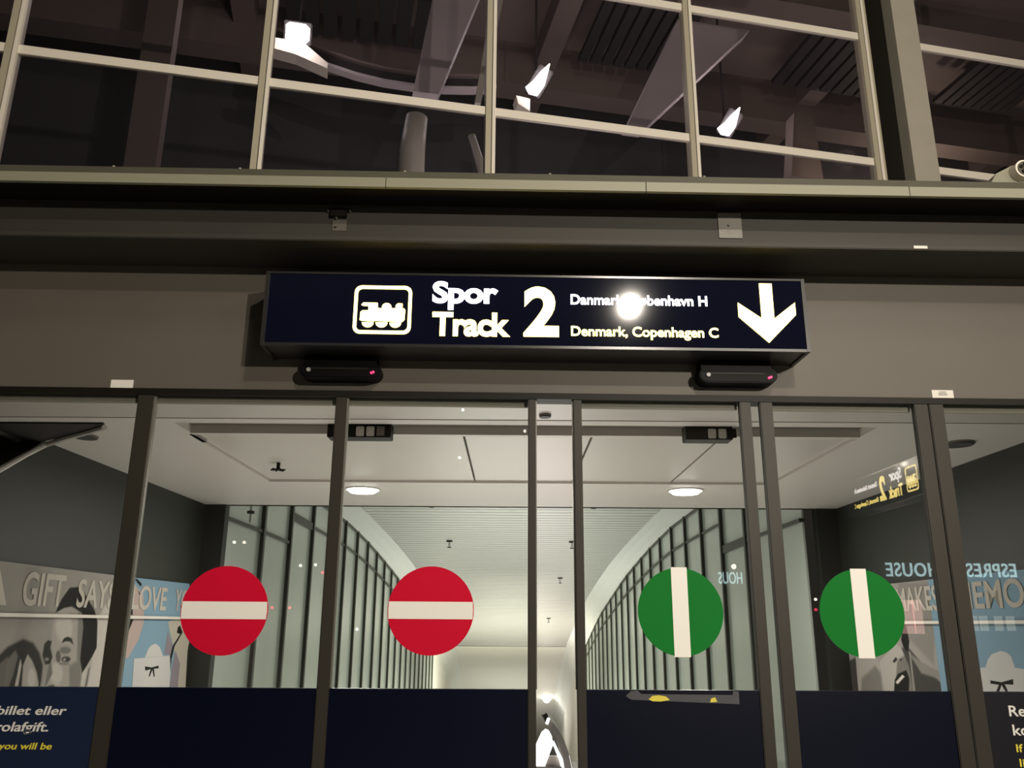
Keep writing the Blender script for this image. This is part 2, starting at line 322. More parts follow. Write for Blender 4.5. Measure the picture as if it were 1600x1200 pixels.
# ---------------------------------------------------------------- the illuminated sign
def sign(parent, T, compact=False):
    """T maps (u, z, depth out of the face) to space"""
    def P(mbpts, w0, w1, name, m):
        n = len(mbpts); mb = MB(); mb.add([T(u, z, w0) for u, z in mbpts] + [T(u, z, w1) for u, z in mbpts],
            [list(range(n))[::-1], list(range(n, 2 * n))] + [(i, (i + 1) % n, n + (i + 1) % n, n + i) for i in range(n)]); return mb.build(name, m, parent)
    def rr(x0, x1, z0, z1, r, n=5):
        out = []
        for cx, cz, a in ((x1 - r, z0 + r, -90), (x1 - r, z1 - r, 0), (x0 + r, z1 - r, 90), (x0 + r, z0 + r, 180)):
            for k in range(n + 1): t = R(a + 90 * k / n); out.append((cx + r * math.cos(t), cz + r * math.sin(t)))
        return out
    def circ(cx, cz, r, n=20): return [(cx + r * math.cos(2 * math.pi * k / n), cz + r * math.sin(2 * math.pi * k / n)) for k in range(n)]
    L, Rr, B, Tt = -.918, 1.241, 2.638, 2.948
    P([(L + .012, B + .006), (Rr - .012, B + .006), (Rr - .012, Tt - .006), (L + .012, Tt - .006)], -.215, -.004, 'housing', m_signbox)
    for x0, x1 in ((L, L + .014), (Rr - .014, Rr)):
        P([(x0, B), (x1, B), (x1, Tt), (x0, Tt)], -.218, .006, 'end_cap', m_signbox)
    P([(L + .014, B + .010), (Rr - .014, B + .010), (Rr - .014, Tt - .008), (L + .014, Tt - .008)], -.004, 0, 'face_panel', m_signface)
    for z0, z1 in ((B, B + .011), (Tt - .009, Tt)): P([(L + .014, z0), (Rr - .014, z0), (Rr - .014, z1), (L + .014, z1)], -.012, .004, 'trim_strip', m_alu)
    # pictogram: frame ring and engine
    o = rr(-.563, -.336, 2.690, 2.892, .028); i = rr(-.550, -.349, 2.703, 2.879, .018); n = len(o)
    mb = MB(); mb.add([T(*p, .0) for p in o] + [T(*p, .0) for p in i] + [T(*p, .004) for p in o] + [T(*p, .004) for p in i],
        [(k, (k + 1) % n, n + (k + 1) % n, n + k) for k in range(n)] + [(2 * n + k, 2 * n + (k + 1) % n, 3 * n + (k + 1) % n, 3 * n + k) for k in range(n)] +
        [(k, (k + 1) % n, 2 * n + (k + 1) % n, 2 * n + k) for k in range(n)] + [(n + k, n + (k + 1) % n, 3 * n + (k + 1) % n, 3 * n + k) for k in range(n)])
    mb.build('pictogram_frame', m_ly, parent)
    X = lambda c: -.561 + (c - 190) / 915 * .228
    Z = lambda c: 2.892 - (c - 165) / 850 * .201
    eng = [(285, 780), (290, 640), (320, 612), (412, 608), (412, 528), (325, 525), (298, 510), (330, 470), (556, 474), (562, 568), (624, 568)]
    eng += [(700 + 76 * math.cos(R(a)), 545 - 70 * math.sin(R(a))) for a in (170, 140, 110, 90, 70, 40, 10)]
    eng += [(780, 568), (842, 566), (842, 510), (880, 478), (948, 480), (950, 568), (985, 572), (995, 600), (990, 765), (960, 800), (945, 803), (640, 795), (320, 795)]
    P([(X(a), Z(b)) for a, b in eng], 0, .004, 'pictogram_engine', m_ly)
    for c in (413, 630, 847):
        P([(X(c + 92 * math.cos(R(a))), Z(822 + 84 * math.sin(R(a)))) for a in range(-8, 190, 11)], 0, .004, 'pictogram_wheel', m_ly)
    pl = lambda u, v, th: T(u, v, th)
    lettering('lettering', 'Spor', m_lw, parent, -.255, .006, 2.795, 2.916, pl, .035, .96)
    lettering('lettering', 'Track', m_ly, parent, -.252, .055, 2.684, 2.785, pl, .035, .96)
    lettering('lettering', '2', m_ly, parent, .108, .248, 2.687, 2.899, pl, .035)
    lettering('lettering', 'Danmark, København H', m_lw, parent, .296, .843, 2.818, 2.868, pl, .018, 1.0)
    lettering('lettering', 'Denmark, Copenhagen C', m_ly, parent, .296, .880, 2.680, 2.734, pl, .018, 1.0)
    P([(1.058, 2.926), (1.108, 2.926), (1.108, 2.776), (1.196, 2.846), (1.196, 2.793), (1.080, 2.675), (.966, 2.782), (.966, 2.842), (1.058, 2.776)], 0, .004, 'arrow', m_ly)
t = thing('direction_sign', 'lit navy sign box reading "Spor Track 2" with a train pictogram and down arrow', 'sign', (.16, 0, 2.63))
sign(t, lambda u, z, w_: (u, -.20 - w_, z))
t = thing('direction_sign', 'second lit "Spor Track 2" sign, seen mirrored in the glass of the sidelight', 'sign', (4.1, -5, 2.8))
K = 1.0
sign(t, lambda u, z, w_: (4.0 - w_, -4.41 - (u + .563) * K, 2.845 + (z - 2.69) * 1.2))
# the arrow of that sign stands at its other end
A2 = [(1.058, 2.926), (1.108, 2.926), (1.108, 2.776), (1.196, 2.846), (1.196, 2.793), (1.080, 2.675), (.966, 2.782), (.966, 2.842), (1.058, 2.776)]
for ch in [c for c in t.children if c.name.startswith('arrow')]: bpy.data.objects.remove(ch)
MB().prism([(-4.06 - (u - 1.08) * K, 2.845 + (z - 2.69) * 1.2) for u, z in A2], 'x', 3.990, 3.9985).build('arrow', m_ly, t)

# motion sensors under the sign
def sensor(label, x0, x1):
    t = thing('motion_sensor', label, 'sensor', ((x0 + x1) / 2, -.04, 2.54))
    zc, r = 2.576, .032; pts = []
    for cx, a in ((x1 - r, -90), (x0 + r, 90)):
        for k in range(9): q = R(a + 180 * k / 8); pts.append((cx + r * math.cos(q), zc + r * math.sin(q)))
    MB().prism(pts, 'y', -.085, -.0).build('housing', m_sensor, t, bevel=.004)
    bx(x0 + .035, x1 - .055, -.088, -.083, zc + .001, zc + .009).build('front_ridge', m_black, t)
    bx(x0 + .012, x1 - .02, -.07, 0, zc + .028, zc + .062).build('mount', m_sensor, t)
    MB().disc((x0 + .036, -.088, zc - .002), .0085, 'y', .008, 12).build('lens', m_lens, t)
    for dx, dz in ((-.004, 0), (.004, .003)): MB().disc((x1 - .034 + dx, -.088, zc - .012 + dz), .0045, 'y', .008, 10).build('led', m_led, t)
sensor('black capsule motion sensor with red light below the blank end of the sign', -.785, -.460)
sensor('black capsule motion sensor with red light below the arrow of the sign', .825, 1.145)

# ================================================================ UPPER GLAZED WALL (turned 12 degrees)
GM = Matrix.Translation((.087, 1.3, 0)) @ Matrix.Rotation(math.atan2(.188, .982), 4, 'Z')     # x along the glass, y behind it
up_ = empty('window_5', (0, 1.3, 3.3), 'structure')
MT = [-2.88 + 1.3675 * k for k in range(5)]; TZ = [3.66, 4.695, 5.725, 6.755]
ends = [-4.25] + MT + [3.05, 4.40, 5.77, 7.1]
for i, x in enumerate(MT):
    wd = .031
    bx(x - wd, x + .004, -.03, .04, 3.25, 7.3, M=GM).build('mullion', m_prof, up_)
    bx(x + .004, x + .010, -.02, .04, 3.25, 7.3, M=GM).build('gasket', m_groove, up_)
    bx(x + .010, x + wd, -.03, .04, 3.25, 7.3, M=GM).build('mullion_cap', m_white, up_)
bx(2.60, 2.645, -.02, .04, 3.25, 7.3, M=GM).build('mullion', m_prof, up_)
bx(2.65, 2.84, .04, .10, 3.25, 7.3, M=GM).build('dark_infill', m_black, up_)
bx(2.835, 3.035, -.06, .30, 3.25, 7.3, M=GM).build('post', mat('post_paint', (.42, .39, .32), .5, noise=.08, nscale=8), up_)
for x in (4.40, 5.77): bx(x - .03, x + .03, -.03, .04, 3.25, 7.3, M=GM).build('mullion', m_prof, up_)
spans = [(-4.25, MT[0] - .03)] + [(MT[i] + .03, MT[i + 1] - .03) for i in range(4)] + [(3.035, 4.37), (4.43, 5.74), (5.80, 7.1)]
for a, b in spans:
    for z in TZ: bx(a, b, -.012, .012, z - .028, z + .028, M=GM).build('transom', m_white, up_)
    zz = [3.25] + TZ + [7.3]
    for k in range(5): bx(a, b, -.004, .004, zz[k] + (.024 if k else 0), zz[k + 1] - (.024 if k < 4 else 0), M=GM).build('glass_pane', m_uglass, up_)

# hall built behind the upper glass, standing in for its reflection there
GI = GM
st(MB(GM).add([(-9, .5, 8.4), (12, .5, 8.4), (12, 7.5, 8.4), (-9, 7.5, 8.4), (-9, .5, 8.5), (12, .5, 8.5), (12, 7.5, 8.5), (-9, 7.5, 8.5)],
   [(0, 3, 2, 1), (4, 5, 6, 7), (0, 1, 5, 4), (1, 2, 6, 5), (2, 3, 7, 6), (3, 0, 4, 7)]).build('ceiling_upper', m_brown))
st(bx(-9, 12, 5.0, 5.1, 3.4, 8.4, M=GM).build('wall_upper_back', m_brown2))
st(bx(-4.4, 8, .15, 5.0, 3.62, 3.70, M=GM).build('floor_upper', m_brown2))
def cbeam(name, y, z0, z1, x0=-9, x1=12, th=.3, m=m_brown): return st(bx(x0, x1, y, y + th, z0, z1, M=GM).build(name, m))
cbeam('ceiling_beam', 2.2, 8.05, 8.4); cbeam('ceiling_beam', 3.9, 7.8, 8.4)
for k, x in enumerate((-6, -2.4, 1.1, 4.6, 8.1)): st(bx(x, x + .25, .5, 5, 8.1, 8.4, M=GM).build('ceiling_rib', m_brown))
for a, b, y0, y1 in ((1.55, 2.7, 2.5, 3.6), (4.0, 5.3, 2.5, 3.5), (-1.8, -.2, 3.0, 3.8), (6.2, 7.3, 2.5, 3.4)):
    g = tag(empty('ceiling_grille', (0, 0, 0)), None, None, None, 'structure')
    for q in range(8): bx(a + (b - a) * q / 8, a + (b - a) * (q + .75) / 8, y0, y1, 8.02, 8.08, M=GM).build('grille_panel', m_grille, g)
# curved balcony bands
ARC = [(-1.9, 7.22), (-1.6, 7.12), (-1.35, 7.03), (-1.0, 6.95), (-.72, 6.915), (-.4, 6.91), (-.1, 6.93), (.2, 6.97), (.45, 7.03)]
for z0, z1, y, m_, nm in ((0, .035, 2.95, m_strut, 'gallery_rail'), (.035, .16, 3.0, m_grille, 'gallery_band'), (.16, .185, 2.95, m_brown, 'gallery_rail')):
    mb = MB(GM)
    for (x0, q0), (x1, q1) in zip(ARC, ARC[1:]):
        mb.add([(x0, y, q0 + z0), (x1, y, q1 + z0), (x1, y, q1 + z1), (x0, y, q0 + z1), (x0, y + .1, q0 + z0), (x1, y + .1, q1 + z0), (x1, y + .1, q1 + z1), (x0, y + .1, q0 + z1)],
               [(0, 1, 2, 3), (7, 6, 5, 4), (0, 4, 5, 1), (3, 2, 6, 7)])
    st(mb.build(nm, m_))
# struts and columns
def strut(name, p0, p1, w0, w1, y, m, th=.16):
    (x0, z0), (x1, z1) = p0, p1
    return st(MB(GM).prism([(x0 - w0 / 2, z0), (x0 + w0 / 2, z0), (x1 + w1 / 2, z1), (x1 - w1 / 2, z1)], 'y', y, y + th).build(name, m))
strut('strut_column', (-.42, 5.83), (-.02, 7.6), .21, .52, 1.5, m_strut)
strut('strut_column', (1.69, 6.25), (2.6, 7.6), .18, .80, 2.2, m_strut)
strut('strut_column', (3.57, 6.0), (3.60, 6.75), .36, .22, 2.3, m_brown)  # no real strut, a surface added to catch the cream glow
strut('strut_column', (-2.66, 5.0), (-2.66, 8.4), .24, .24, 2.0, m_brown)
strut('strut_column', (.02, 5.8), (.18, 6.9), .05, .10, 1.5, m_col, .05)
st(MB(GM).tube([(-.525, 1.3, 3.7), (-.525, 1.3, 5.15), (-.50, 1.3, 5.45)], .115, 24, .085).build('round_column', m_col, smooth=True))
st(MB(GM).tube([(.08, 1.3, 3.7), (.05, 1.3, 5.0), (-.06, 1.3, 5.35)], .05, 16, .03).build('round_column', m_col, smooth=True))
# floodlights standing in for hall lamps mirrored in the glass
def flood(label, x, z, wv, hv, tilt, power, y=2.5, arm=None, drop=False):
    c = GM @ Vector((x, y, z)); t = thing('floodlight', label, 'lamp', c)
    LM = Matrix.Translation(c) @ Matrix.Rotation(math.atan2(.188, .982), 4, 'Z') @ Matrix.Rotation(tilt, 4, 'Y') @ Matrix.Rotation(R(30), 4, 'X')
    bx(-wv / 2 - .02, wv / 2 + .02, .0, .10, -hv / 2 - .02, hv / 2 + .02, M=LM).build('housing', m_grille, t, bevel=.01)
    P = [(-wv / 2, -hv * .35), (-wv * .35, -hv / 2), (wv * .35, -hv / 2), (wv / 2, -hv * .3), (wv / 2, hv * .3), (wv * .3, hv / 2), (-wv * .35, hv / 2), (-wv / 2, hv * .35)]
    if drop: P = [(-wv * .7, -hv * .45), (-wv * .2, -hv * .6), (wv * .4, -hv * .5), (wv * .5, -hv * .05), (wv * .28, hv * .35), (wv * .06, hv * .75), (0, hv * .75), (-wv * .28, hv * .3), (-wv * .42, -hv * .1)]
    MB(LM).prism(P, 'y', -.02, .0).build('lens', m_flood, t)
    MB(GM).tube([(x, y + .12, z), (x, y + .12, 8.42)], .012, 8).build('hanging_rod', m_grille, t)
    if arm: MB(GM).prism([(x + p, z + q) for p, q in arm], 'y', y - .02, y + .14).build('lit_support', m_white, t)  # white colour imitates the lit surface under the lamp
    l = point('flood_light', LM @ Vector((0, -.25, .02)), power, (1, .88, .85), .06)
flood('square floodlight standing in for a lamp reflected in the pane above the blank end of the sign', -1.57, 7.0, .22, .17, 0, 13, arm=[(-.26, -.10), (.05, -.10), (.30, -.30), (.30, -.36), (.0, -.25), (-.26, -.21)])
flood('slanted floodlight flaring white, standing in for a lamp reflected in the middle upper pane', .80, 6.84, .13, .26, R(28), 13, arm=[(-.24, -.21), (-.10, -.23), (-.10, -.37), (-.22, -.30)], drop=True)
flood('spiky small floodlight, standing in for a reflected lamp, at the lower edge of the pane beside the beige post', 2.86, 6.66, .13, .24, R(26), 13, drop=True)
point('gallery_glow', GM @ Vector((3.75, 1.9, 6.0)), 5, (1, .8, .62), .1)  # unseen points added for the cream glow patches
point('gallery_glow', GM @ Vector((6.5, 4.2, 7.0)), 45, (1, .8, .62), .1)

# conduit bracket on the ledge
t = thing('cable_bracket', 'beige bracket arm ending in a round plate with dark holes above the ledge', 'bracket', (2.15, -.2, 3.28))
MB().add([(2.055, -.19, 3.36), (2.26, -.19, 3.36), (2.26, -.19, 3.50), (2.19, -.19, 3.492), (2.115, -.19, 3.452), (2.055, -.10, 3.36), (2.26, -.10, 3.36), (2.26, -.10, 3.50), (2.19, -.10, 3.492), (2.115, -.10, 3.452)],
    [(0, 1, 2, 3, 4), (9, 8, 7, 6, 5), (0, 5, 6, 1), (1, 6, 7, 2), (2, 7, 8, 3), (3, 8, 9, 4), (4, 9, 5, 0)]).build('arm', m_ledge, t)
MB().disc((2.215, -.21, 3.455), .040, 'y', .04, 28).build('round_plate', m_white, t)
MB().disc((2.215, -.232, 3.455), .032, 'y', .006, 28).build('plate_recess', m_ledge_dk, t)
for a in range(5): MB().disc((2.215 + .019 * math.cos(R(90 + 72 * a)), -.237, 3.455 + .019 * math.sin(R(90 + 72 * a))), .0085, 'y', .006, 12).build('hole', m_black, t)
bx(2.10, 2.26, -.20, -.12, 3.28, 3.37).build('foot', m_ledge, t)

# ================================================================ PASSAGE BEHIND THE DOORS
AL, AR, ZS = -3.11, 3.31, 2.75
def ib(*a): return MB(IM).box(*a)
pc = empty('ceiling_passage', ip(0, 6, ZS), 'structure')
ib(-5, AR + 1.5, 3.42, 4.755, ZS, ZS + .1).build('entry_soffit', m_tray, pc)
ib(-5, AL + .0, 4.755, 4.9, ZS, ZS + .1).build('entry_soffit', m_soffit, pc)
ib(AL - .0, AR + 1.5, 4.76, 4.87, ZS - .004, ZS + .1).build('slot_lip', m_soffit, pc)
ib(-2.03, 2.2, 4.87, 5.15, ZS + .05, ZS + .12).build('slot_back', m_slot, pc)
ib(-2.03, 2.2, 5.15, 5.20, ZS - .004, ZS + .1).build('slot_lip', m_soffit, pc)
ib(AL - .5, -2.03, 4.87, 5.45, ZS, ZS + .1).build('soffit_side', m_soffit, pc)
ib(2.2, AR + 1.5, 4.87, 5.2, ZS, ZS + .1).build('soffit_side', m_soffit, pc)
ib(AL, -2.06, 5.45, 7.05, ZS, ZS + .1).build('soffit_side', m_soffit, pc)
ib(2.21, AR + 1.5, 5.2, 7.05, ZS, ZS + .1).build('soffit_side', m_soffit, pc)
ib(AL, AR + 1.5, 7.05, 8.6, ZS, ZS + .1).build('soffit_far', m_soffit, pc)
ib(-2.06, -2.03, 5.2, 5.45, ZS, ZS + .1).build('soffit_side', m_soffit, pc)
js = [-2.06, -.31, .52, 1.36, 2.21]
for i in range(4):
    ib(js[i] + .008, js[i + 1] - .008, 5.2, 7.05, ZS + .02, ZS + .06).build('ceiling_panel', m_tray, pc)
ib(-2.06, 2.21, 5.2, 7.05, ZS + .06, ZS + .09).build('ceiling_backing', m_joint, pc)
ib(AL, AR, 8.52, 8.6, ZS, 3.7).build('soffit_upstand', m_soffit, pc)
# dark flat sheet below the near ceiling corner, edged by a pale curved tube
op = empty('trim_3', ip(-3.4, 5, ZS), 'structure')
MB(IM).prism([(-3.2, 4.89), (-2.45, 4.89), (-2.56, 5.02), (-3.11, 5.42), (-3.2, 5.42)], 'z', ZS - .012, ZS - .004).build('dark_sheet', m_wall_dk, op)
MB(IM).tube([(-2.47, 4.94, ZS - .02), (-2.60, 5.05, ZS - .02), (-2.85, 5.24, ZS - .02), (-3.08, 5.42, ZS - .03), (-3.08, 5.20, 2.605), (-3.08, 4.9, 2.43)], .018, 8).build('bright_edge', m_soffit, op)

def downlight(label, a, d, r, lit):
    t = thing('downlight', label, 'lamp', ip(a, d, ZS - .01))
    MB(IM).disc((a, d, ZS - .004), r, 'z', .012, 40).build('rim', m_soffit if lit else m_slot, t)
    MB(IM).tube([(a, d, ZS - .008), (a, d, ZS - .018)] + ([(a, d, ZS - .033)] if lit else []), r * .95, 40, r * (.72 if lit else .9)).build('lens', m_lamp if lit else m_joint, t)  # lit lens deepened so its shape includes the bloom
downlight('round glowing downlight in the white soffit behind the door leaf with the red sticker', -1.325, 7.417, .155, True)
downlight('round glowing downlight in the white soffit behind the door leaf with the green sticker', 1.544, 7.364, .155, True)
downlight('dark unlit round downlight in the soffit behind the pane over the gift banner', -2.747, 5.274, .075, False)
downlight('dark unlit round downlight in the soffit above the memories banner', 2.901, 5.308, .10, False)
downlight('tiny unlit round spot in the soffit just over the door gap', .19, 4.62, .035, False)

def switchbox(label, a0, a1, b, order):
    t = thing('sensor_box', label, 'sensor', ip((a0 + a1) / 2, 4.95, 2.67))
    ib(a0, a1, 4.9, 5.02, 2.672, 2.766).build('housing', m_black if order else m_frame, t, bevel=.004)
    for k in range(2): ib(b + k * .062, b + k * .062 + .048, 4.89, 4.9, 2.678, 2.738).build('button', m_soffit, t, bevel=.004)
    ib(b + .124, b + .17, 4.893, 4.9, 2.682, 2.738).build('dark_window', m_brown if order else m_black, t)
switchbox('black box with two pale square buttons on the ceiling slot behind the red sticker leaf', -1.110, -.728, -.935, 1)
switchbox('brown box with two pale square buttons on the ceiling slot behind the green sticker leaf', 1.048, 1.330, 1.180, 0)
t = thing('ceiling_sprinkler', 'small dark star-shaped sprinkler on the ceiling panel above the first red sticker', 'sprinkler', ip(-1.775, 6.278, ZS))
MB(IM).tube([(-1.775, 6.278, ZS + .02), (-1.775, 6.278, ZS - .04)], .014, 8).build('stem', m_black, t)
for a in range(3): MB(IM).tube([(-1.775 - .055 * math.cos(R(60 * a)), 6.278 - .055 * math.sin(R(60 * a)), ZS - .035), (-1.775 + .055 * math.cos(R(60 * a)), 6.278 + .055 * math.sin(R(60 * a)), ZS - .035)], .007, 6).build('prong', m_black, t)

# side walls
wl = empty('wall_left', ip(AL, 7, 0), 'structure')
MB(IM).prism([(3.6, 0), (8.6, 0), (8.6, ZS), (5.44, ZS), (5.20, 2.595), (4.9, 2.42), (3.6, 1.9)], 'x', AL - .15, AL).build('wall_panel', m_wall, wl)
ib(AL, -2.90, 8.5, 8.62, 0, ZS).build('wall_return', m_wall, wl)
ib(AL - .30, AL - .2, 3.6, 6, 1.8, ZS).build('recess_back', m_wall_dk, wl)
wr = empty('wall_right', ip(AR, 7, 0), 'structure')
ib(AR, AR + .15, 3.6, 8.6, 0, ZS).build('wall_panel', m_wall, wr)
ib(3.10, AR, 8.5, 8.62, 0, ZS).build('wall_return', m_wall, wr)
st(MB().box(-6, 6, -12, .0, -.1, 0).build('floor', m_floor))
st(ib(-5, 5, 3.3, 11, -.1, 0).build('floor_passage', m_floor))

# banners
import numpy as np
def portrait(a, soft, parent):
    """soft-edged grey portrait printed on the sheet, one colour per grid point"""
    (d0, d1, z0, z1), base, polys = soft; nx, nz = 260, 170
    D, Z = np.meshgrid(np.linspace(d0, d1, nx), np.linspace(z0, z1, nz)); g = np.full(D.shape, base)
    for val, sw, P in polys:
        P = np.array(P); n = len(P); inside = np.zeros(D.shape, bool); dist = np.full(D.shape, 9.)
        for i in range(n):
            (x0, y0), (x1, y1) = P[i], P[(i + 1) % n]
            c = ((y0 > Z) != (y1 > Z)) & (D < (x1 - x0) * (Z - y0) / ((y1 - y0) or 1e-9) + x0); inside ^= c
            t = np.clip(((D - x0) * (x1 - x0) + (Z - y0) * (y1 - y0)) / ((x1 - x0) ** 2 + (y1 - y0) ** 2), 0, 1)
            dist = np.minimum(dist, np.hypot(D - x0 - t * (x1 - x0), Z - y0 - t * (y1 - y0)))
        k = np.clip((np.where(inside, dist, -dist) + sw * .5) / sw, 0, 1); k = k * k * (3 - 2 * k)
        g = g * (1 - k) + val * k
    g *= 1 + .10 * np.sin(D * 210 + Z * 35 + 2 * np.sin(Z * 30)) * (g < .1)
    me = bpy.data.meshes.new('portrait'); vs = [tuple(IM @ Vector((a, x, z))) for x, z in zip(D.ravel(), Z.ravel())]
    fs = [(j * nx + i, j * nx + i + 1, (j + 1) * nx + i + 1, (j + 1) * nx + i) for j in range(nz - 1) for i in range(nx - 1)]
    me.from_pydata(vs, [], fs); at = me.color_attributes.new('ink', 'FLOAT_COLOR', 'POINT')
    cc = np.ones((g.size, 4), np.float32); cc[:, 0] = g.ravel(); cc[:, 1] = g.ravel() * .93; cc[:, 2] = g.ravel() * .84
    at.data.foreach_set('color', cc.ravel()); me.materials.append(m_portrait)
    o = bpy.data.objects.new('portrait', me); col.objects.link(o); o.parent = parent; o.matrix_parent_inverse = parent.matrix_world.inverted()
def banner(name, label, a, sgn, segs, prints, soft, texts, z0=.75):
    t = thing(name, label, 'banner', ip(a, 7, z0))
    for m_, nm, P in segs: MB(IM).prism(P, 'x', a - .004 * sgn, a).build(nm, m_, t)
    for i, (nm, m_, P) in enumerate(prints):
        e = .0002 * (i + 3); MB(IM).prism(P, 'x', a, a + sgn * e).build('print_' + nm, PRINT[m_], t)
    portrait(a + sgn * .0005, soft, t)
    for s, d0, d1, za, zb, bo in texts:
        pl = (lambda u, v, th: (a + sgn * (.0034 + th), u, v))
        lettering('lettering', s, m_bannertext, t, d0, d1, za, zb, pl, bo, thick=.001, M=IM)
    return t
LEFT_SOFT= [(0.42, 0.05, [(6.224, 1.47), (6.517, 1.649), (6.711, 1.844), (6.948, 1.065), (6.332, 1.11)]), (0.22, 0.06, [(5.125, 1.943), (5.74, 1.931), (5.819, 1.559), (5.239, 1.561)]), (0.03, 0.03, [(5.268, 1.377), (5.38, 1.447), (5.535, 1.49), (5.661, 1.464), (5.757, 1.398), (5.821, 1.315), (5.83, 1.235), (5.827, 1.14), (5.328, 1.178)]), (0.11, 0.02, [(5.306, 1.339), (5.398, 1.387), (5.45, 1.257), (5.422, 1.17), (5.355, 1.176)]), (0.13, 0.02, [(5.402, 1.372), (5.47, 1.422), (5.51, 1.383), (5.488, 1.27), (5.448, 1.176), (5.407, 1.179)]), (0.3, 0.012, [(5.584, 1.326), (5.615, 1.393), (5.679, 1.353), (5.755, 1.279), (5.8, 1.205), (5.804, 1.142), (5.614, 1.156)]), (0.38, 0.015, [(5.751, 1.24), (5.754, 1.202), (5.738, 1.181), (5.709, 1.183), (5.68, 1.207), (5.66, 1.245), (5.657, 1.282), (5.673, 1.303), (5.701, 1.302), (5.731, 1.278)]), (0.4, 0.006, [(5.528, 1.208), (5.541, 1.374), (5.567, 1.327), (5.564, 1.205)]), (0.05, 0.01, [(5.665, 1.179), (5.662, 1.17), (5.649, 1.166), (5.631, 1.167), (5.614, 1.174), (5.606, 1.183), (5.609, 1.192), (5.622, 1.197), (5.64, 1.195), (5.657, 1.189)]), (0.3, 0.01, [(5.865, 1.651), (5.981, 1.686), (6.082, 1.701), (6.26, 1.655), (6.299, 1.557), (6.338, 1.336), (6.341, 1.205), (6.335, 1.101), (5.851, 1.138), (5.87, 1.233), (5.922, 1.327), (5.918, 1.393), (5.877, 1.476), (5.868, 1.559)]), (0.4, 0.05, [(6.143, 1.558), (6.137, 1.497), (6.087, 1.461), (6.012, 1.462), (5.941, 1.5), (5.901, 1.559), (5.906, 1.618), (5.953, 1.655), (6.028, 1.656), (6.1, 1.619)]), (0.16, 0.03, [(6.184, 1.663), (6.282, 1.647), (6.367, 1.335), (6.333, 1.292), (6.263, 1.339)]), (0.17, 0.04, [(6.167, 1.3), (6.31, 1.337), (6.368, 1.238), (6.373, 1.099), (6.225, 1.11)]), (0.4, 0.04, [(6.095, 1.253), (6.092, 1.209), (6.057, 1.184), (6.004, 1.187), (5.954, 1.217), (5.925, 1.262), (5.928, 1.305), (5.961, 1.33), (6.013, 1.328), (6.064, 1.298)]), (0.012, 0.012, [(5.874, 1.651), (5.929, 1.745), (6.018, 1.825), (6.132, 1.835), (6.236, 1.798), (6.428, 1.676), (6.497, 1.594), (6.539, 1.41), (6.488, 1.348), (6.428, 1.288), (6.368, 1.238), (6.31, 1.337), (6.29, 1.558), (6.242, 1.655), (6.083, 1.697), (5.981, 1.686)]), (0.03, 0.012, [(5.794, 1.381), (5.796, 1.453), (5.836, 1.477), (5.888, 1.468), (5.879, 1.427), (5.926, 1.368), (5.908, 1.32), (5.843, 1.322)]), (0.2, 0.008, [(5.883, 1.353), (5.88, 1.347), (5.868, 1.343), (5.852, 1.344), (5.838, 1.348), (5.831, 1.355), (5.834, 1.362), (5.846, 1.365), (5.862, 1.365), (5.876, 1.36)]), (0.022, 0.008, [(6.014, 1.453), (6.041, 1.486), (6.09, 1.496), (6.148, 1.482), (6.189, 1.436), (6.127, 1.462), (6.066, 1.463)]), (0.15, 0.02, [(6.163, 1.402), (6.152, 1.388), (6.115, 1.379), (6.066, 1.381), (6.025, 1.392), (6.006, 1.407), (6.016, 1.421), (6.052, 1.43), (6.1, 1.428), (6.143, 1.418)]), (0.1, 0.015, [(6.035, 1.364), (6.036, 1.339), (6.024, 1.325), (6.003, 1.326), (5.981, 1.342), (5.967, 1.366), (5.966, 1.391), (5.979, 1.406), (6.0, 1.405), (6.021, 1.389)]), (0.06, 0.008, [(6.178, 1.342), (6.168, 1.33), (6.137, 1.324), (6.095, 1.326), (6.06, 1.335), (6.044, 1.347), (6.053, 1.358), (6.084, 1.365), (6.125, 1.363), (6.161, 1.355)]), (0.3, 0.005, [(6.114, 1.343), (6.112, 1.338), (6.102, 1.335), (6.089, 1.336), (6.078, 1.339), (6.072, 1.344), (6.075, 1.349), (6.084, 1.352), (6.097, 1.351), (6.109, 1.348)]), (0.03, 0.006, [(6.149, 1.343), (6.147, 1.337), (6.137, 1.334), (6.124, 1.334), (6.112, 1.338), (6.107, 1.345), (6.109, 1.35), (6.118, 1.354), (6.131, 1.353), (6.143, 1.349)]), (0.18, 0.015, [(6.172, 1.312), (6.159, 1.307), (6.12, 1.305), (6.072, 1.307), (6.032, 1.312), (6.015, 1.319), (6.028, 1.324), (6.066, 1.326), (6.114, 1.324), (6.155, 1.319)]), (0.14, 0.02, [(5.894, 1.312), (5.922, 1.327), (5.958, 1.26), (5.901, 1.182), (5.877, 1.184)]), (0.04, 0.01, [(5.878, 1.152), (5.932, 1.184), (5.998, 1.184), (6.049, 1.123), (5.883, 1.136)]), (0.1, 0.02, [(6.113, 1.135), (6.106, 1.126), (6.082, 1.121), (6.05, 1.124), (6.023, 1.132), (6.01, 1.142), (6.017, 1.151), (6.041, 1.156), (6.072, 1.153), (6.1, 1.145)]), (0.34, 0.012, [(6.411, 1.096), (6.428, 1.288), (6.492, 1.348), (6.503, 1.284), (6.473, 1.091)]), (0.1, 0.01, [(6.434, 1.111), (6.456, 1.26), (6.477, 1.286), (6.469, 1.153)])]
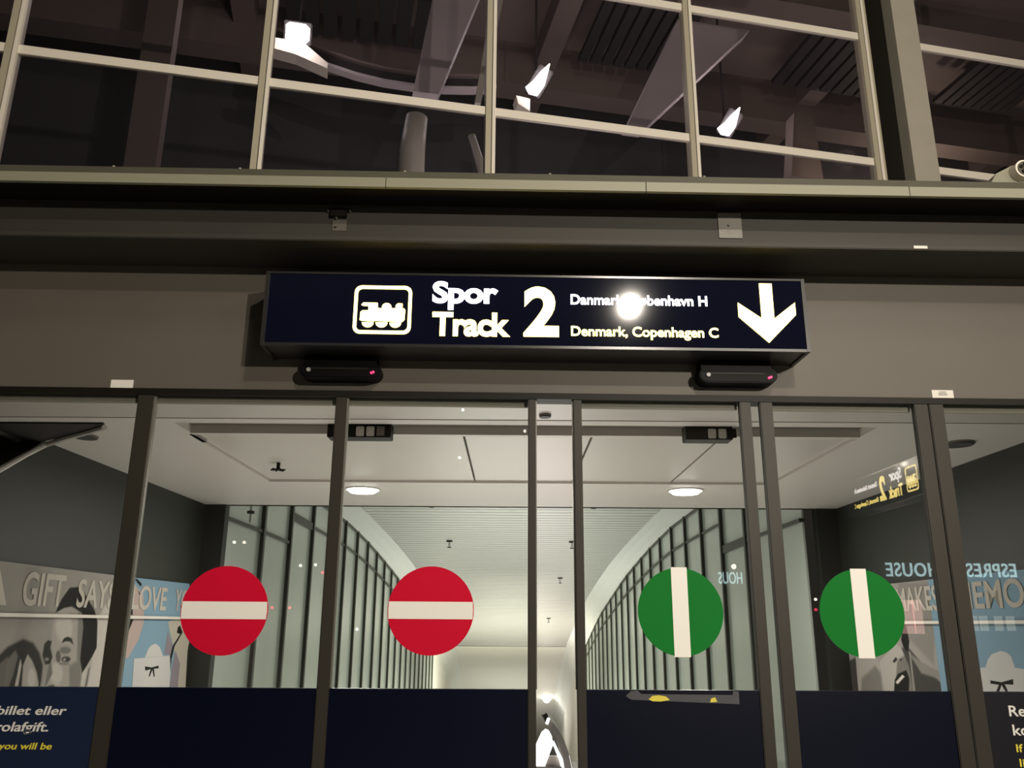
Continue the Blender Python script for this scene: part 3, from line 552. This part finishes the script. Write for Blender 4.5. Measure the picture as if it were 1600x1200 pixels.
RIGHT_SOFT= [(0.2, 0.05, [(6.642, 1.932), (7.256, 1.961), (7.356, 1.595), (6.812, 1.311)]), (0.05, 0.03, [(9.056, 0.93), (8.825, 1.147), (8.63, 1.253), (8.344, 1.317), (8.358, 0.984)]), (0.32, 0.01, [(8.342, 1.323), (7.889, 1.339), (7.822, 1.287), (7.8, 1.026), (8.358, 0.984)]), (0.17, 0.05, [(8.258, 1.132), (7.91, 1.262), (7.818, 1.201), (7.813, 1.025), (8.297, 0.988)]), (0.36, 0.01, [(7.819, 1.298), (7.442, 1.459), (7.222, 1.393), (7.231, 1.193), (7.311, 1.063), (7.773, 1.028)]), (0.16, 0.03, [(7.454, 1.324), (7.245, 1.392), (7.219, 1.071), (7.335, 1.062), (7.518, 1.176)]), (0.05, 0.03, [(7.352, 1.43), (7.211, 1.434), (7.018, 1.321), (6.726, 1.186), (6.738, 1.107), (7.219, 1.071), (7.249, 1.292)]), (0.2, 0.03, [(7.222, 1.393), (7.057, 1.339), (6.706, 1.261), (6.719, 1.214), (7.04, 1.243)]), (0.012, 0.01, [(7.26, 1.637), (7.21, 1.606), (7.185, 1.485), (7.233, 1.393), (7.305, 1.431), (7.336, 1.492)]), (0.22, 0.008, [(7.216, 1.413), (7.185, 1.394), (7.185, 1.073), (7.223, 1.07)]), (0.012, 0.008, [(7.546, 1.164), (7.471, 1.215), (7.306, 1.254), (7.265, 1.191), (7.311, 1.063), (7.597, 1.042)]), (0.6, 0.004, [(7.532, 1.144), (7.388, 1.212), (7.348, 1.201), (7.424, 1.166), (7.501, 1.131)]), (0.02, 0.006, [(7.551, 1.311), (7.471, 1.352), (7.446, 1.334), (7.509, 1.301)]), (0.03, 0.006, [(7.414, 1.335), (7.339, 1.348), (7.383, 1.318)])]
LEFT_PRINT= [('pink', 'pink', [(6.912, 1.852), (6.988, 1.916), (7.241, 1.813), (7.32, 1.595), (7.25, 1.452), (7.099, 1.316), (6.951, 1.312), (6.946, 1.438), (6.926, 1.654)]), ('strap1', 'ink', [(6.976, 1.905), (7.021, 1.902), (7.083, 1.65), (7.043, 1.655)]), ('strap2', 'ink', [(7.058, 1.62), (7.108, 1.615), (6.991, 1.442), (6.948, 1.394), (6.929, 1.419), (6.963, 1.457)]), ('ribbon', 'ink', [(7.042, 1.937), (7.091, 1.936), (7.183, 1.902), (7.17, 1.881), (7.086, 1.91)]), ('ribbon2', 'ink', [(7.124, 1.85), (7.207, 1.801), (7.195, 1.775)]), ('beige', 'beige', [(7.826, 1.596), (8.083, 1.643), (8.407, 1.432), (8.361, 1.258), (8.214, 1.218), (8.054, 1.337)]), ('beige2', 'beige', [(8.214, 1.218), (8.361, 1.258), (8.378, 1.362), (8.438, 0.954), (8.243, 0.968)]), ('mauve', 'mauve', [(7.849, 1.519), (7.991, 1.394), (7.973, 1.306), (7.836, 1.327)]), ('mauve2', 'mauve', [(8.081, 1.347), (8.23, 1.217), (8.228, 0.97), (8.036, 1.006), (8.048, 1.159)]), ('strap3', 'ink', [(8.122, 1.568), (8.205, 1.504), (8.046, 1.382), (8.005, 1.271), (8.027, 1.101), (7.988, 1.104), (7.963, 1.273), (8.002, 1.388), (8.147, 1.488), (8.064, 1.503), (8.075, 1.549)]), ('handle', 'bag', [(7.42, 1.309), (7.476, 1.38), (7.534, 1.407), (7.613, 1.414), (7.704, 1.388), (7.805, 1.306)]), ('bag', 'bag', [(7.209, 1.307), (7.959, 1.304), (8.021, 1.149), (8.036, 0.984), (7.248, 1.042)]), ('bow', 'ink', [(7.442, 1.237), (7.578, 1.22), (7.73, 1.229), (7.737, 1.205), (7.636, 1.207), (7.674, 1.141), (7.651, 1.14), (7.606, 1.198), (7.561, 1.145), (7.541, 1.152), (7.566, 1.207), (7.459, 1.2)])]
RIGHT_PRINT= [('bag', 'bag', [(6.227, 1.159), (6.165, 1.324), (5.887, 1.354), (5.602, 1.343), (5.64, 1.202)]), ('handle', 'bag', [(6.08, 1.336), (6.033, 1.389), (5.976, 1.424), (5.861, 1.448), (5.789, 1.438), (5.751, 1.415), (5.726, 1.349)]), ('bow', 'ink', [(6.043, 1.251), (5.909, 1.247), (5.768, 1.276), (5.773, 1.24), (5.874, 1.237), (5.843, 1.187), (5.873, 1.185), (5.913, 1.23), (5.958, 1.179), (5.997, 1.176), (5.944, 1.228), (6.048, 1.23)])]

banner('gift_banner', 'grey and blue banner lettered "A GIFT SAYS I LOVE YOU" on the dark wall', -3.09, 1,
   [(m_bggrey, 'grey_sheet', [(4.9, .75), (6.87, .75), (6.87, 1.946), (4.9, 1.946)]), (m_bgblue, 'blue_sheet', [(6.87, .75), (8.44, .75), (8.25, 1.952), (6.87, 1.946)])],
   LEFT_PRINT, ((4.9, 6.87, .9, 1.946), .25, LEFT_SOFT), [('A', 5.0, 5.285, 1.690, 1.895, .03), ('GIFT', 5.44, 5.948, 1.690, 1.905, .02), ('SAYS', 6.13, 6.72, 1.692, 1.893, .02), ('I', 6.86, 6.92, 1.692, 1.893, .02), ('LOVE', 7.02, 7.737, 1.692, 1.893, .02), ('YOU', 7.926, 8.40, 1.695, 1.89, .02)])
banner('memories_banner', 'banner lettered "MAKES MEMORIES" with a laughing woman on the dark wall', 3.29, -1,
   [(m_bggrey, 'grey_sheet', [(6.75, .75), (8.5, .75), (8.5, 1.956), (6.75, 1.958)]), (m_bgblue, 'blue_sheet', [(4.6, .75), (6.75, .75), (6.75, 1.958), (4.6, 1.958)])],
   RIGHT_PRINT, ((6.75, 8.5, .9, 1.956), .27, RIGHT_SOFT), [('MAKES', 7.32, 6.60, 1.722, 1.912, .02), ('MEMORIES', 6.33, 4.95, 1.722, 1.912, .02)])
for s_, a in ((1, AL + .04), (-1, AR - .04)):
    ib(min(a, a + s_ * .006), max(a, a + s_ * .006), 4.6, 8.3, 1.622, 1.644).build('reflection_strip', m_refl, wl if s_ > 0 else wr)  # solid white strip imitating a light line reflected in the glass

# ---------------------------------------------------------------- escalator tunnel
def interp(T, x):
    for (a, b), (c, d) in zip(T, T[1:]):
        if x <= c: return b + (d - b) * (x - a) / (c - a)
    return T[-1][1]
CEIL = [(8.6, 3.55), (14, 3.46), (18, 3.30), (21.4, 3.09), (25, 2.77), (28.4, 2.39), (33, 1.66), (38.8, .75), (44, -.5), (50, -2.6), (60, -7.2), (68, -11.5)]
RAIL = [(8.6, 3.45), (10, 3.45), (13.5, 3.40), (15.5, 3.36), (17.8, 3.21), (19.7, 3.04), (22.5, 2.76), (25, 2.42), (28.5, 1.95), (31.2, 1.45), (34.2, .86), (38, .05), (44, -1.4), (50, -3.6), (60, -8.2), (68, -12.5)]
HW = 3.0
tc_ = empty('ceiling_tunnel', ip(0, 20, 3.5), 'structure')
mb = MB(IM); d = 8.62; n = 0
while d < 39.2:
    z0, z1 = interp(CEIL, d), interp(CEIL, d + .26); 
    mb.add([(-2.5, d, z0), (2.5, d, z0), (2.5, d + .26, z1), (-2.5, d + .26, z1), (-2.5, d, z0 + .03), (2.5, d, z0 + .03), (2.5, d + .26, z1 + .03), (-2.5, d + .26, z1 + .03)],
           [(0, 3, 2, 1), (4, 5, 6, 7), (0, 1, 5, 4), (1, 2, 6, 5), (2, 3, 7, 6), (3, 0, 4, 7)])
    d += .29
tag(mb.build('ceiling_slats', m_slat, tc_), kind='stuff')
ds = [8.6 + 1.0 * k for k in range(32)]
MB(IM).quadstrip([(-2.55, d, interp(CEIL, d) + .05) for d in ds], [(2.55, d, interp(CEIL, d) + .05) for d in ds]).build('slat_backing', m_joint, tc_)
ds2 = [39.2 + 1.2 * k for k in range(25)]
MB(IM).quadstrip([(-2.5, d, interp(CEIL, d)) for d in ds2], [(2.5, d, interp(CEIL, d)) for d in ds2]).build('plain_ceiling', m_smooth, tc_)
for s_ in (-1, 1):
    dd = [8.6 + 1.0 * k for k in range(58)]
    rows = [[(s_ * (2.5 + .55 * q), d, interp(CEIL, d) + (interp(RAIL, d) - interp(CEIL, d)) * (q ** 1.5) + .0) for d in dd] for q in (0, .33, .66, 1)]
    mb = MB(IM)
    for A, B in zip(rows, rows[1:]): mb.quadstrip(A, B)
    mb.build('cove', m_cove, tc_)
def floorz(d): return 0 if d < 11 else max(-22, -(d - 11) * .42)
st(MB(IM).quadstrip([(-3.4, d, floorz(d) - .5) for d in range(10, 62, 3)], [(3.4, d, floorz(d) - .5) for d in range(10, 62, 3)]).build('floor_tunnel', m_floor))
st(ib(-4, 4, 61, 61.1, -24, -4).build('wall_tunnel_end', m_smooth))
for s_, nm, first in ((-1, 'wall_tunnel_left', 10.13), (1, 'wall_tunnel_right', 10.70)):
    tw = empty(nm, ip(s_ * HW, 12, 0), 'structure')
    dm = [first + 1.245 * k for k in range(20)]
    if s_ < 0: dm = [10.13, 11.40, 12.67, 13.95] + [15.2 + 1.235 * k for k in range(16)]
    edges = [8.62] + dm
    for k in range(len(edges) - 1):
        a0, a1 = edges[k] + .03, edges[k + 1] - .03; zr0, zr1 = interp(RAIL, a0), interp(RAIL, a1); x0, x1 = sorted((s_ * HW, s_ * (HW + .02)))
        cut = .43 if k > 1 else .8
        MB(IM).prism([(a0, floorz(a0) - .6), (a1, floorz(a1) - .6), (a1, zr1 - cut - .02), (a0, zr0 - cut - .02)], 'x', x0, x1).build('lower_pane', m_tpane, tw)
        MB(IM).prism([(a0, zr0 - cut + .02), (a1, zr1 - cut + .02), (a1, zr1), (a0, zr0)], 'x', x0, x1).build('upper_pane', m_tpane, tw)
        x0, x1 = sorted((s_ * (HW - .03), s_ * (HW + .03))); hb = .055 if k == 2 and s_ < 0 or k == 1 and s_ > 0 else .02
        MB(IM).prism([(a0, zr0 - cut - hb), (a1, zr1 - cut - hb), (a1, zr1 - cut + hb), (a0, zr0 - cut + hb)], 'x', x0, x1).build('transom', m_tframe, tw)
        MB(IM).prism([(a0, zr0 - .03), (a1, zr1 - .03), (a1, zr1 + .01), (a0, zr0 + .01)], 'x', x0, x1).build('top_rail', m_tframe, tw)
    far = [dm[-1] + .03 + 3 * k for k in range(11)]
    MB(IM).quadstrip([(s_ * HW, q, floorz(q) - 4) for q in far], [(s_ * HW, q, interp(RAIL, q)) for q in far]).build('plain_wall', m_smooth, tw)
    for k, dmm in enumerate(dm):
        x0, x1 = sorted((s_ * (HW - .045), s_ * (HW + .03)))
        ib(x0, x1, dmm - .035, dmm + .035, floorz(dmm) - .6, interp(RAIL, dmm) + (.01 if k > 3 else .06)).build('mullion', m_tframe, tw)
# sprinklers
for i, (a, d, z, lab) in enumerate((( -1.24, 13, 3.46, 'sprinkler drop on the slatted ceiling just left of the door gap, nearest row'), (1.285, 13, 3.46, 'sprinkler drop on the slatted ceiling behind the green sticker leaf, nearest row'),
        (-1.31, 18, 3.28, 'sprinkler drop on the slatted ceiling over the second red sticker'), (1.30, 18, 3.28, 'small sprinkler drop on the slatted ceiling beside the gap stile, second row'),
        (1.385, 24, 2.85, 'small sprinkler drop visible in the door gap, third row'), (1.41, 32, 1.80, 'tiny sprinkler drop low in the door gap, fourth row'))):
    lab = ['sprinkler in the tunnel ceiling straight above the second red sticker', 'sprinkler in the tunnel ceiling just beside the upper gap stile', 'smaller sprinkler further down, close above the second red sticker',
           'small sprinkler in the door gap, topmost of the gap', 'small sprinkler in the door gap, second from the top', 'tiny sprinkler in the door gap, lowest on the slats'][i]
    t = thing('ceiling_sprinkler', lab, 'sprinkler', ip(a, d, z - .25)); s = .9 + .02 * i; zc = interp(CEIL, d)
    MB(IM).tube([(a, d, zc + .01), (a, d, zc - .13 * s)], .022, 8).build('stem', m_chrome, t)
    MB(IM).disc((a, d, zc - .015), .07 * s, 'z', .03, 12).build('flange', m_grille, t)
    MB(IM).disc((a, d, zc - .15 * s), .045 * s, 'z', .02, 10).build('deflector', m_grille, t)
t = thing('ceiling_sprinkler', 'sprinkler behind the first red sticker pane, under the soffit edge at the wall end', 'sprinkler', ip(-2.8, 9.5, 3.2))
MB(IM).tube([(-2.86, 9.2, 3.5), (-2.86, 9.2, 2.77)], .015, 8).build('drop_pipe', m_cove, t)
MB(IM).disc((-2.86, 9.2, 2.76), .04, 'z', .03, 10).build('flange', m_grille, t)
MB(IM).tube([(-2.86, 9.2, 2.75), (-2.86, 9.2, 2.65)], .012, 8).build('stem', m_chrome, t)
# lamp low in the gap
t = thing('ceiling_lamp', 'bright round lamp on the sloping ceiling seen low in the door gap', 'lamp', ip(2.06, 47, -2))
MB(IM).disc((2.03, 49, -2.2), .30, 'z', .10, 20).build('base', m_cove, t)
MB(IM).tube([(2.03, 49, -2.2), (2.03, 49, -2.35), (2.03, 49, -2.47), (2.03, 49, -2.54)], .32, 20, .10).build('globe', m_lamp2, t, smooth=True)
point('ceiling_lamp_light', ip(2.03, 48.2, -3.1), 22, (1, .96, .86), .2)

# escalator balustrade end in the gap
t = thing('escalator_balustrade', 'curved escalator handrail end with lit glass below it, in the door gap', 'escalator', ip(.3, 6.5, 0))
arc = [(.268, 6.5, .925), (.295, 6.5, .905), (.335, 6.5, .855), (.372, 6.5, .79), (.402, 6.5, .71), (.420, 6.5, .62), (.428, 6.5, .50), (.43, 6.5, .0)]
mb = MB(IM)
L_ = [(p[0] - .024, p[1], p[2] - .012) for p in arc]; R_ = [(p[0] + .022, p[1], p[2] + .008) for p in arc]
mb.quadstrip(L_, R_); mb.quadstrip([(p[0], p[1] + .5, p[2]) for p in L_], [(p[0], p[1] + .5, p[2]) for p in R_]); mb.quadstrip(L_, [(p[0], p[1] + .5, p[2]) for p in L_]); mb.quadstrip(R_, [(p[0], p[1] + .5, p[2]) for p in R_])
mb.build('handrail', m_rubber, t)
MB(IM).tube([(.268, 6.49, .905), (.283, 6.49, .945)], .010, 8).build('handrail_tip', m_lit, t)
MB(IM).prism([(.262, .865), (.235, .845), (.200, .775), (.184, .735), (.170, .62), (.255, .62), (.315, .765), (.305, .82), (.285, .855)], 'y', 6.52, 6.56).build('lit_glass', m_lit, t)
MB(IM).prism([(.310, .775), (.322, .785), (.385, .66), (.39, .60), (.375, .60), (.362, .65)], 'y', 6.51, 6.55).build('inner_strip', m_lit, t)
ib(.255, .372, 6.53, 6.56, .0, .765 - .08).build('skirt_panel', m_slot, t)
ib(.17, .38, 6.50, 6.54, .600, .618).build('skirt_trim', m_joint, t)
ib(.17, .40, 6.50, 6.56, .0, .600).build('newel', m_cove, t)
MB(IM).tube([(.430, 6.47, .70), (.448, 6.47, .62), (.455, 6.47, .50), (.457, 6.47, 0)], .006, 8).build('guard_edge', m_chrome, t)

# ================================================================ HALL BEHIND THE CAMERA (seen only as reflections)
st(bx(-14, 14, -9.5, -9.4, 0, 6.5).build('wall_hall_back', m_hall))
t = thing('cafe_sign', 'glowing "ESPRESSO HOUSE" letters, seen mirrored in the glass beside the upright green sticker', 'sign', (6.5, -8.9, 2.3))
bx(5.3, 7.8, -8.95, -8.75, 2.15, 2.62).build('sign_board', m_grille, t)
HB = lambda u, v, th: (-u, -8.73 + th * 5, v)
lettering('lettering', 'ESPRESSO HOUSE', m_lg, t, -7.48, -5.60, 2.285, 2.480, HB, .012, 1.1)
t = thing('cafe_sign', 'short glowing "HOUS" lettering, seen mirrored beside the green sticker of the sliding leaf', 'sign', (3.3, -8.9, 2.3))
bx(3.12, 3.60, -8.95, -8.75, 2.10, 2.40).build('sign_board', m_grille, t)
lettering('lettering', 'HOUS', m_lg, t, -3.53, -3.19, 2.165, 2.330, HB, .01)
t = thing('menu_screen', 'pink lit menu screens in two panels, seen mirrored over the woman banner', 'screen', (6.15, -9.3, 1.5))
bx(5.98, 6.20, -9.35, -9.3, 1.50, 1.98).build('screen', m_screen, t); bx(6.215, 6.34, -9.35, -9.3, 1.50, 1.98).build('screen', m_screen, t)
t = thing('shop_light_panel', 'pale lit shelf behind the cafe counter, seen mirrored at the screen edge', 'shelf', (7.2, -9.3, 1.4))
for x in (7.05, 7.2, 7.42, 7.6): bx(x, x + .10, -9.35, -9.3, 1.55, 1.76).build('jar', m_lobby, t)
GL = [(-3.02, 2.53, 'w'), (-3.14, 2.53, 'w'), (-2.32, 2.26, 'w'), (-2.14, 2.27, 'w'), (-2.05, 2.18, 'r'), (-2.41, 1.77, 'r'), (3.89, 1.79, 'r'), (3.90, 1.91, 'w'), (2.93, 2.29, 'W'), (-1.88, 1.51, 'w'), (-1.60, 1.53, 'w'), (-.41, 4.22, 'w'), (-.44, 3.60, 'w'), (.38, 3.95, 'w'), (-2.62, 1.77, 'r')]
GLAB = ['white glint above the first red sticker, the brighter of a pair', 'white glint above the first red sticker, against the wall end', 'white glint on the tunnel pane between the stickers, first of two', 'white glint touching the dark mullion between the two red stickers',
 'red glint just under a white one between the two red stickers', 'red glint beside the white bar of the first red sticker, next to a mullion', 'red glint at the edge of the second green sticker', 'white glint just over the red glint by the second green sticker',
 'largest white glint, above the mirrored HOUS letters', 'low white glint on the tunnel mullions beside the second red sticker', 'low white glint nearest the second red sticker', 'white glint over the ceiling slot under the lintel',
 'white glint on the ceiling panel beside the joint line', 'white glint at the end of the ceiling slot by the door gap', 'red glint closest to the first red sticker']
for (x, z, k), gl in zip(GL, GLAB):
    t = thing('hall_spotlight', gl, 'lamp', (x, -7, z), 'hall lamps mirrored in the door glass')
    r = .030 if k == 'W' else .018
    MB().disc((x, -7.0, z), r, 'y', .02, 12).build('lens', m_glintr if k == 'r' else m_glint, t)
    MB().disc((x, -7.05, z), r * 1.3, 'y', .08, 12).build('housing', m_grille, t)
